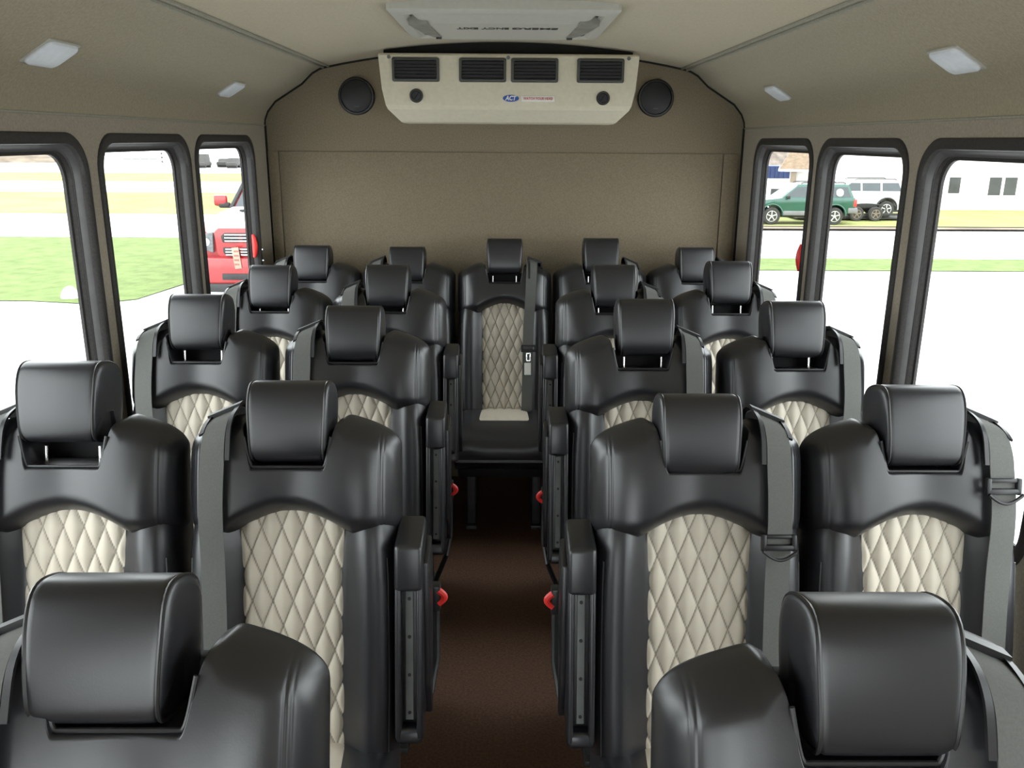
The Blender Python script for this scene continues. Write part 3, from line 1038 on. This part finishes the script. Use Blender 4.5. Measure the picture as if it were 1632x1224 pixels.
def patch(name, poly, m, lift, step=2.0, label=None):
    """ground patch following the terrain; poly: convex quad (4 pts, x,y)."""
    a, b_, c, d = [Vector((p[0], p[1])) for p in poly]
    n1 = max(2, int((b_ - a).length / step)); n2 = max(2, int((d - a).length / step))
    mb = MB(); vs = []; fs = []
    for j in range(n2 + 1):
        for i in range(n1 + 1):
            p = a.lerp(b_, i / n1).lerp(d.lerp(c, i / n1), j / n2)
            vs.append((p.x, p.y, G0(p.x, p.y) + lift))
    for j in range(n2):
        for i in range(n1):
            k_ = j * (n1 + 1) + i; fs.append((k_, k_ + 1, k_ + n1 + 2, k_ + n1 + 1))
    mb.add(vs, fs)
    return struct(mb.build(name, m))


patch('ground', [(-90, -40), (90, -40), (90, 130), (-90, 130)], M['concrete'], 0.0, 2.0)


def curved_lawn():
    mb = MB()
    near = [(-40, 13.2), (-12, 13.6), (-7.5, 13.5), (-6.4, 13.25), (-5.9, 13.7), (-5.7, 15.1), (-5.2, 17.0), (-4.6, 19.0), (-4.2, 20.5)]
    vs = []; fs = []
    for x, y in near:
        for j in range(5):
            yy = y + (22.45 - y) * j / 4; vs.append((x, yy, -0.785 + (0.03 if 0 < j < 4 else 0)))
    for i in range(len(near) - 1):
        for j in range(4):
            a = i * 5 + j; fs.append((a, a + 1, a + 6, a + 5))
    mb.add(vs, fs)
    return struct(mb.build('lawn', M['grass']))


curved_lawn()
patch('road', [(-60, 22.6), (2, 22.6), (2, 29.6), (-60, 29.6)], M['asphalt'], 0.01)
patch('lawn', [(-60, 29.8), (2, 29.8), (2, 41.5), (-60, 41.5)], M['grass2'], 0.012)
patch('lawn', [(-80, 52), (-5, 52), (-5, 64), (-80, 64)], M['grass2'], 0.012)
patch('lawn', [(3.5, 17.25), (40, 17.25), (40, 18.95), (3.5, 19.1)], M['grass'], 0.015, 1.5)
patch('road', [(3.5, 19.4), (60, 19.2), (60, 24), (3.5, 24)], M['asphalt'], 0.012, 1.5)
patch('lawn', [(4, 26.5), (60, 26.5), (60, 46), (4, 46)], M['grass2'], 0.07, 1.5)
patch('dirt_verge', [(4, 25.3), (16, 25.5), (16, 26.7), (4, 26.7)], M['dirt'], 0.05, 1.0)


def wheel(parent, c, r, w, axis='y', rimmat=None):
    t = MB(); ax = {'y': (0, 1, 0), 'x': (1, 0, 0)}[axis]
    c = Vector(c); A = Vector(ax)
    t.disc(c - A * w / 2, ax, 0, 0, 36, prof=[(r * 0.62, 0), (r * 0.9, 0.0), (r * 0.985, w * 0.12), (r, w * 0.3), (r, w * 0.7), (r * 0.985, w * 0.88), (r * 0.9, w), (r * 0.62, w)])
    tw = t.build('wheel', M['tire'], parent)
    h = MB()
    for sgn in (-1, 1):
        p0 = c + A * sgn * (w / 2 - 0.02)
        h.disc(p0, A * sgn, 0, 0, 28, prof=[(r * 0.63, 0), (r * 0.63, 0.02), (r * 0.56, 0.022), (r * 0.54, 0.006)])
        h.disc(p0 - A * sgn * 0.0, A * sgn, 0, 0, 20, prof=[(r * 0.16, 0), (r * 0.15, 0.03)])
        e1 = Vector((0, 0, 1)); e2 = A.cross(e1)
        for k_ in range(5):
            an = 2 * PI * k_ / 5
            d_ = e1 * math.cos(an) + e2 * math.sin(an)
            h.tube([p0 + d_ * r * 0.1 + A * sgn * 0.014, p0 + d_ * r * 0.58 + A * sgn * 0.012], r * 0.085, 6)
    h.build('wheel_rim', rimmat or M['rim'], tw)
    return tw


def suv(label, loc, paint, lower, scale_h=1.0, white_sticker=False, group=None):
    """station-wagon style off-roader, nose toward -X; origin at ground centre between the axles."""
    car = thing('suv', label, 'car', loc)
    L0, L1 = -2.25, 2.20; HWD = 0.86
    body = [(L0 + 0.02, 0.52), (L0, 0.70), (L0 + 0.05, 0.93), (L0 + 0.22, 1.02), (-1.2, 1.10), (-0.92, 1.14), (L1 - 0.06, 1.16), (L1, 1.05), (L1, 0.62), (L1 - 0.05, 0.50),
            (1.35 + 0.46, 0.48), (1.35 + 0.43, 0.66), (1.35 + 0.27, 0.80), (1.35, 0.84), (1.35 - 0.27, 0.80), (1.35 - 0.43, 0.66), (1.35 - 0.46, 0.42),
            (-1.34 + 0.46, 0.42), (-1.34 + 0.43, 0.66), (-1.34 + 0.27, 0.80), (-1.34, 0.84), (-1.34 - 0.27, 0.80), (-1.34 - 0.43, 0.66), (-1.34 - 0.46, 0.48)]
    b = MB(); b.prism(body, 'y', -HWD, HWD, 0.035, 2); bd = b.build('car_body', paint, car, ang=30)
    # greenhouse: loft between belt line and roof with tumblehome
    lo = [(-0.98, 1.12), (2.12, 1.13)]; hi = [(-0.28, 1.66 * scale_h), (1.90, 1.68 * scale_h)]
    def gring(t_, k_):
        xa = lo[0][0] + (hi[0][0] - lo[0][0]) * t_; xb = lo[1][0] + (hi[1][0] - lo[1][0]) * t_
        za = lo[0][1] + (hi[0][1] - lo[0][1]) * t_; hw_ = (HWD - 0.03) * (1 - 0.17 * t_) * k_
        return [Vector((xa + (1 - k_) * 0.4, -hw_, za)), Vector((xb - (1 - k_) * 0.4, -hw_, za)), Vector((xb - (1 - k_) * 0.4, hw_, za)), Vector((xa + (1 - k_) * 0.4, hw_, za))]
    b = MB(); b.loft([gring(0, 1), gring(0.92, 1), [p + Vector((0, 0, 0.03)) for p in gring(0.98, 0.96)], [p + Vector((0, 0, 0.045)) for p in gring(1.0, 0.86)]])
    b.build('cabin', paint, car, ang=30)
    g = MB()
    def side_pt(x, t_, s):
        za = lo[0][1] + (hi[0][1] - lo[0][1]) * t_; hw_ = (HWD - 0.03) * (1 - 0.17 * t_)
        return Vector((x, s * (hw_ + 0.006), za))
    for s in (-1, 1):
        for (xa0, xa1, xb0, xb1) in ((-0.80, 0.12, -0.30, 0.12), (0.20, 1.02, 0.20, 1.02), (1.10, 1.98, 1.10, 1.84)):
            g = MB(); g.add([side_pt(xa0, 0.10, s), side_pt(xa1, 0.10, s), side_pt(xb1, 0.86, s), side_pt(xb0, 0.86, s)], [(0, 1, 2, 3)])
            g.build('side_window', M['carglass'], car, smooth=False)
    g = MB()
    q = lambda t_, k_: gring(t_, 1)[0].lerp(gring(t_, 1)[3], k_) + Vector((-0.012, 0, 0.004))
    g.add([q(0.08, 0.06), q(0.08, 0.94), q(0.88, 0.92), q(0.88, 0.08)], [(0, 1, 2, 3)]); g.build('windshield', M['carglass'], car, smooth=False)
    c = MB()
    c.rbox((0.0, 0, 0.50), (1.74, 2 * HWD + 0.05, 0.20), 0.03)
    c.rbox((L1 - 0.10, 0, 0.62), (0.42, 2 * HWD + 0.04, 0.24), 0.05)
    c.rbox((L0 + 0.10, 0, 0.60), (0.42, 2 * HWD + 0.04, 0.24), 0.05)
    c.build('lower_cladding', lower, car)
    ar = MB()
    for s in (-1, 1):
        for xc in (-1.34, 1.35):
            ar.tube([(xc + 0.47 * math.cos(R(a)), s * (HWD + 0.005), 0.40 + 0.47 * math.sin(R(a))) for a in range(0, 181, 15)], 0.035, 8)
    ar.build('wheel_arch', lower if lower is not M['cladding'] else paint, car)
    un = MB(); un.rbox((0, 0, 0.42), (3.9, 1.3, 0.22), 0.02); un.build('underbody', M['black'], car)
    for xc in (-1.34, 1.35):
        for s in (-1, 1):
            wheel(car, (xc, s * (HWD - 0.11), 0.37), 0.37, 0.24)
    for s in (-1, 1):
        b = MB(); b.rbox((L1 - 0.02, s * (HWD - 0.08), 0.93), (0.14, 0.19, 0.30), 0.02); b.build('tail_light', M['red'], car)
        b = MB(); b.rbox((-0.72, s * (HWD + 0.10), 1.17), (0.12, 0.20, 0.15), 0.04); b.build('side_mirror', M['black'], car)
        b = MB(); b.tube([(-0.1, s * 0.56, 1.72 * scale_h), (0.0, s * 0.56, 1.76 * scale_h), (1.7, s * 0.56, 1.77 * scale_h), (1.8, s * 0.56, 1.72 * scale_h)], 0.02, 6); b.build('roof_rail', M['black'], car)
        b = MB(); b.rbox((L0 + 0.0, s * 0.62, 0.85), (0.10, 0.34, 0.16), 0.02); b.build('headlight', M['headlamp'], car)
    if white_sticker:
        b = MB(); b.disc((1.50, -HWD + 0.062, 1.36), (0, -1, 0.22), 0.16, 0.01, 20); b.build('window_decal', M['white'], car)
    return car


suv('dark green off-roader parked on the grass, seen through the right rear windows', (12.72, 38.0, -1.74), M['green'], M['cladding'], white_sticker=True)
suv('silver white off-roader carried on a car trailer behind the green car', (15.90, 40.3, -1.60), M['silver'], M['black'], 0.96)

# car trailer under the silver car
tr = thing('car_trailer', 'low black tandem-axle car trailer under the silver off-roader', 'trailer', (16.0, 40.3, G0(16.5, 40.3) + 0.06))
b = MB(); b.rbox((0.2, 0, 0.10), (6.0, 1.9, 0.05), 0.01)
b.rbox((0.2, -1.02, 0.30), (5.6, 0.06, 0.10), 0.01); b.rbox((0.2, 1.02, 0.30), (5.6, 0.06, 0.10), 0.01)
b.build('trailer_deck', M['black'], tr)
for s in (-1, 1):
    for x in (-0.21, 0.64):
        wheel(tr, (x, s * 1.16, 0.32), 0.32, 0.2, 'y', M['tan'])
    f = MB(); f.tube([(0.215 - 0.92 * math.cos(R(a)), s * 1.16, 0.40 + 0.36 * math.sin(R(a)) ** 0.5) for a in range(0, 181, 15)], 0.03, 6); f.build('trailer_fender', M['black'], tr)

# ----- red pickup truck, nose toward the bus
TX, TY, TZ = -3.92, 13.85, -0.80
tk = thing('pickup_truck', 'red pickup truck with chrome-barred grille facing the bus, seen through the left rear window', 'truck', (TX, TY, TZ))
HT = 1.0
b = MB()
body = [(0.16, 0.55), (0.16, 0.92), (0.20, 1.10), (0.45, 1.20), (1.55, 1.27), (1.62, 1.30), (5.6, 1.30), (5.65, 0.6), (5.0, 0.55), (4.9, 0.9), (4.5, 1.02), (4.1, 0.9), (4.0, 0.50), (1.55, 0.50), (1.45, 0.85), (1.10, 0.98), (0.72, 0.85), (0.62, 0.5)]
b.prism(body, 'x', -HT, HT, 0.05, 2); b.build('truck_body', M['carred'], tk, ang=30)
b = MB()   # hood: bulged panel, bright sky reflection painted in as pale colour
b.prism([(0.14, 1.02), (0.13, 1.14), (0.30, 1.24), (0.9, 1.31), (1.65, 1.35), (1.65, 1.1)], 'x', -0.90, 0.90, 0.05, 3); hd = b.build('hood', M['hood_glare'], tk, ang=30)
b = MB()
for s in (-1, 1):
    b.rbox((s * 0.42, 0.95, 1.335), (0.26, 0.10, 0.03), 0.01)
b.build('hood_vent', M['black'], hd)
b = MB(); b.loft([[(-0.92, 1.60, 1.30), (0.92, 1.60, 1.30), (0.92, 3.9, 1.30), (-0.92, 3.9, 1.30)], [(-0.72, 2.25, 1.92), (0.72, 2.25, 1.92), (0.74, 3.6, 1.92), (-0.74, 3.6, 1.92)]]); b.build('truck_cab', M['carred'], tk, smooth=False)
b = MB(); b.add([(-0.84, 1.62, 1.335), (0.84, 1.62, 1.335), (0.68, 2.19, 1.88), (-0.68, 2.19, 1.88)], [(0, 1, 2, 3)]); b.build('windshield', M['carglass'], tk, smooth=False)
b = MB()
for sx in (-1, 1):
    b.tube([(sx * 0.90, 1.58, 1.32), (sx * 0.72, 2.2, 1.91)], 0.035, 6)
b.build('windshield_pillar', M['black'], tk)
# grille: red surround, upper and lower opening with chrome bars, vertical red centre
g = MB()
def gr(x, z, y=0.06):
    return (x, y, z)
outer_ = [(-0.66, 1.13), (0.66, 1.13), (0.74, 1.06), (0.70, 0.70), (0.60, 0.60), (-0.60, 0.60), (-0.70, 0.70), (-0.74, 1.06)]
g.prism(outer_, 'y', 0.05, 0.22, 0.03, 2)
grl = g.build('grille', M['carred'], tk, ang=30)
g = MB()
for s in (-1, 1):
    g.prism([(s * 0.07, 1.05), (s * 0.56, 1.05), (s * 0.62, 1.0), (s * 0.60, 0.90), (s * 0.07, 0.90)], 'y', 0.035, 0.1, 0.012)
    g.prism([(s * 0.07, 0.82), (s * 0.60, 0.82), (s * 0.60, 0.74), (s * 0.54, 0.68), (s * 0.07, 0.68)], 'y', 0.035, 0.1, 0.012)
g.build('grille_opening', M['black'], grl)
g = MB()
for z in (1.025, 0.975, 0.925, 0.795, 0.75, 0.705):
    for s in (-1, 1):
        g.rbox((s * 0.325, 0.025, z), (0.46, 0.03, 0.020), 0.006)
g.build('grille_bar', M['chrome'], grl)
for s in (-1, 1):
    b = MB(); b.prism([(s * 0.76, 1.05), (s * 0.97, 1.02), (s * 0.99, 0.80), (s * 0.78, 0.72)], 'y', 0.10, 0.24, 0.02); h = b.build('headlight', M['headlamp'], tk)
    b = MB(); b.disc((s * 0.88, 0.11, 0.90), (0, -1, 0), 0.065, 0.03, 20); b.build('headlight_lens', M['chrome'], h)
    b = MB(); b.rbox((s * 1.14, 1.80, 1.44), (0.24, 0.12, 0.20), 0.05); mi = b.build('side_mirror', M['carred'], tk)
    b = MB(); b.rbox((s * 1.07, 1.79, 1.36), (0.20, 0.10, 0.10), 0.03); b.build('mirror_base', M['black'], mi)
b = MB()
b.prism([(-1.0, 0.66), (1.0, 0.66), (1.02, 0.40), (0.95, 0.22), (-0.95, 0.22), (-1.02, 0.40)], 'y', -0.02, 0.30, 0.05, 3); bp = b.build('bumper', M['carred'], tk, ang=30)
b = MB(); b.rbox((0, -0.025, 0.36), (1.25, 0.03, 0.10), 0.02); b.build('bumper_intake', M['black'], bp)
b = MB()
for s in (-1, 1):
    b.rbox((s * 0.90, -0.02, 0.47), (0.07, 0.03, 0.16), 0.015)
b.build('fog_light', M['headlamp'], bp)
b = MB(); b.rbox((0, 0.04, 0.18), (1.9, 0.2, 0.14), 0.03); b.build('air_dam', M['black'], tk)
b = MB(); b.rbox((-0.37, -0.035, 0.66), (0.11, 0.01, 0.34), 0.003, mx=Matrix.Rotation(R(-6), 4, 'Y'))
pt = b.build('paper_plate', mat('pale_paper', (0.26, 0.21, 0.16), 0.7), tk); pt['label'] = 'pale paper tag with red print'
b = MB()
for z in (0.77, 0.70, 0.63, 0.56):
    b.rbox((-0.37, -0.042, z), (0.075, 0.004, 0.024), 0)
b.build('plate_print', mat('faded_red_ink', (0.22, 0.08, 0.06), 0.7), pt)
for y in (1.08, 4.5):
    for s in (-1, 1):
        wheel(tk, (s * 0.86, y, 0.40), 0.40, 0.27, 'x')

# ----- buildings on the right
hs = thing('house', 'low white house with brown shingle roof beyond the green off-roader', 'house', (20.25, 55.2, -2.1), -0.31)
b = MB(); b.rbox((-0.45, 0, 1.05), (3.7, 5.0, 2.16), 0.01); b.build('house_wall', M['house'], hs, smooth=False)
b = MB()
b.loft([[(-3.0, -3.0, 2.05), (1.6, -3.0, 2.05), (1.6, 3.0, 2.05), (-3.0, 3.0, 2.05)], [(-3.0, -3.0, 2.18), (1.6, -3.0, 2.18), (1.6, 3.0, 2.18), (-3.0, 3.0, 2.18)]]); b.build('roof_eave', M['house'], hs, smooth=False)
b = MB()
b.loft([[(-2.95, -2.95, 2.19), (1.6, -2.95, 2.19), (1.6, 2.95, 2.19), (-2.95, 2.95, 2.19)], [(-1.9, -0.1, 4.0), (1.6, -0.1, 4.0), (1.6, 0.1, 4.0), (-1.9, 0.1, 4.0)]]); b.build('roof', M['roof'], hs, smooth=False)
b = MB(); b.rbox((-2.10, -2.7, 1.45), (0.34, 0.30, 1.2), 0.01); b.build('porch_post', M['tan'], hs, smooth=False)
b = MB(); b.rbox((-3.6, -2.5, 0.70), (2.9, 0.2, 1.5), 0.01); b.build('porch_wall', M['house'], hs, smooth=False)
b = MB(); b.rbox((-2.98, -2.61, 0.74), (0.72, 0.06, 0.52), 0.01); b.build('house_window', M['winglass'], hs, smooth=False)

wb = thing('white_building', 'long white building with two dark windows, beyond the right windows', 'building', (29.5, 50, -2.2))
b = MB(); b.rbox((0, -0.3, 3.0), (20.6, 3.4, 7.0), 0.02); b.build('building_wall', M['house'], wb, smooth=False)
def bwin(x0, x1, z0, z1, n):
    f = MB(); f.rbox(((x0 + x1) / 2, -2.02, (z0 + z1) / 2), (x1 - x0 + 0.2, 0.08, z1 - z0 + 0.2), 0.01); fo = f.build('building_window', M['white'], wb, smooth=False)
    w_ = (x1 - x0) / n
    for i in range(n):
        p = MB(); p.rbox((x0 + w_ * (i + 0.5), -2.06, (z0 + z1) / 2), (w_ - 0.18, 0.05, z1 - z0), 0.005); p.build('window_pane', M['winglass'], fo, smooth=False)
bwin(-5.35, -4.55, 1.22, 2.08, 1)
bwin(-3.15, -1.45, 1.12, 2.08, 2)

ct = thing('storage_container', 'dark blue metal container beside the brown-roofed house', 'container', (17.9, 62, -2.0))
b = MB(); b.rbox((0, 0, 1.645), (5.0, 2.4, 0.82), 0.02)
for k_ in range(16):
    b.rbox((-2.35 + 0.31 * k_, -1.22, 1.645), (0.12, 0.06, 0.74), 0.01)
b.build('container_box', M['container'], ct, smooth=False)
b = MB(); b.rbox((0, 0, 0.62), (4.8, 2.2, 1.24), 0.02); b.build('container_plinth', M['house'], ct, smooth=False)

def mound(name, c, rx, ry, h, m, seed, dome=False):
    rnd = random.Random(seed); b = MB(); vs = []; fs = []; n1, n2 = 40, 12
    ph = [rnd.uniform(0, 6.28) for _ in range(6)]
    for j in range(n2 + 1):
        for i in range(n1):
            a = 2 * PI * i / n1; t_ = j / n2
            k_ = 1 + 0.12 * math.sin(3 * a + ph[0]) + 0.07 * math.sin(7 * a + ph[1])
            z = h * math.sqrt(max(0, 1 - t_ * t_)) if dome else h * (1 - t_ ** 1.5) * (1 + 0.18 * math.sin(5 * a + ph[2] + 4 * t_))
            vs.append((c[0] + rx * t_ * k_ * math.cos(a), c[1] + ry * t_ * k_ * math.sin(a), c[2] + z))
    for j in range(n2):
        for i in range(n1):
            k2 = (i + 1) % n1
            fs.append((j * n1 + i, j * n1 + k2, (j + 1) * n1 + k2, (j + 1) * n1 + i))
    b.add(vs, fs)
    return b.build(name, m)


tag(mound('hillside', (24, 92, -2.6), 16, 9, 7.5, M['scrub'], 3), None, None, None, 'structure')
tag(mound('dirt_mound', (-56, 92, -0.9), 14.0, 6, 1.75, M['dirt'], 5), 'dark brown dirt mound on the horizon in the leftmost window', 'mound')
b = MB()
rk = mound('boulder', (-6.98, 13.75, -0.80), 0.135, 0.13, 0.21, M['rock'], 9, True)
tag(rk, 'small white boulder at the edge of the green lawn', 'boulder')

# distant vehicles and poles on the left
def far_car(label, x, y, L_, H_):   # seen end on
    t_ = thing('distant_car', label, 'car', (x, y, -0.8), group='dark vehicles dark vehicles on the horizon')
    b_ = MB(); b_.prism([(-L_ / 2, 0.4), (-L_ / 2, 0.95), (-L_ * 0.28, 1.02), (-L_ * 0.16, H_), (L_ * 0.25, H_), (L_ * 0.36, 1.02), (L_ / 2, 0.92), (L_ / 2, 0.4)], 'y', -0.85, 0.85, 0.06, 2)
    t_.rotation_euler.z = PI / 2; t_.scale = (0.48, 0.48, 0.48)
    b_.build('car_body', M['far'], t_, ang=30)
    for sx in (-1, 1):
        w_ = MB()
        w_.disc((sx * L_ * 0.3, -0.9, 0.34), (0, 1, 0), 0.34, 1.8, 20)
        w_.build('wheel', M['tire'], t_)
far_car('tiny dark van on the horizon, left part of the left rear window', -25.8, 76, 4.2, 2.4)
far_car('tiny dark car on the horizon, centre of the left rear window', -24.6, 78, 4.0, 1.5)
far_car('tiny dark car on the horizon, near the right edge of the left rear window', -23.2, 76, 3.4, 1.7)

sg = thing('sign_post', 'thin grey post with dark square signs on the horizon, second left window', 'sign', (-33.1, 86, -0.8))
b = MB(); b.tube([(0, 0, 0), (0, 0, 1.15)], 0.03, 8); b.build('post', M['strip'], sg)
for z in (0.22, 0.62, 0.98):
    b = MB(); b.rbox((0, -0.05, z), (0.17, 0.05, 0.17), 0.02); b.build('sign_board', M['far'], sg)
fn = thing('rail_fence', 'low dark rail fence on the horizon, second left window', 'fence', (-35.2, 86, -0.8))
b = MB(); b.rbox((0, 0, 0.45), (3.6, 0.06, 0.10), 0.01); b.build('fence_rail', M['strip'], fn)
for k_ in range(5):
    b = MB(); b.rbox((-1.7 + 0.85 * k_, 0, 0.23), (0.08, 0.08, 0.46), 0.01); b.build('fence_post', M['house'], fn)

# ------------------------------------------------------------------ light: bright overcast sky
w = bpy.data.worlds.new('overcast'); SC.world = w; w.use_nodes = True
nt = w.node_tree
bg = nt.nodes['Background']
bg.inputs['Color'].default_value = (0.94, 0.98, 1.0, 1)
bg.inputs['Strength'].default_value = 6.6

# ------------------------------------------------------------------ camera
cam = bpy.data.cameras.new('camera'); co = bpy.data.objects.new('camera', cam); COL.objects.link(co)
cam.sensor_fit = 'HORIZONTAL'; cam.sensor_width = 36.0
cam.lens = 36.0 * 1370.0 / 1632.0
cam.clip_start = 0.02; cam.clip_end = 500
pitch, yaw, roll = R(15.9), R(0.54), R(0.37)
f = Vector((math.sin(yaw) * math.cos(pitch), math.cos(yaw) * math.cos(pitch), -math.sin(pitch)))
r = Vector((math.cos(yaw), -math.sin(yaw), 0)); u = r.cross(f)
r2 = r * math.cos(roll) + u * math.sin(roll); u2 = u * math.cos(roll) - r * math.sin(roll)
co.matrix_world = Matrix(((r2.x, u2.x, -f.x, 0), (r2.y, u2.y, -f.y, 0), (r2.z, u2.z, -f.z, 1.72), (0, 0, 0, 1)))
SC.camera = co
SC.view_settings.view_transform = 'Standard'
SC.view_settings.exposure = 0.0
SC.cycles.max_bounces = 12
SC.cycles.diffuse_bounces = 6
SC.cycles.transparent_max_bounces = 16
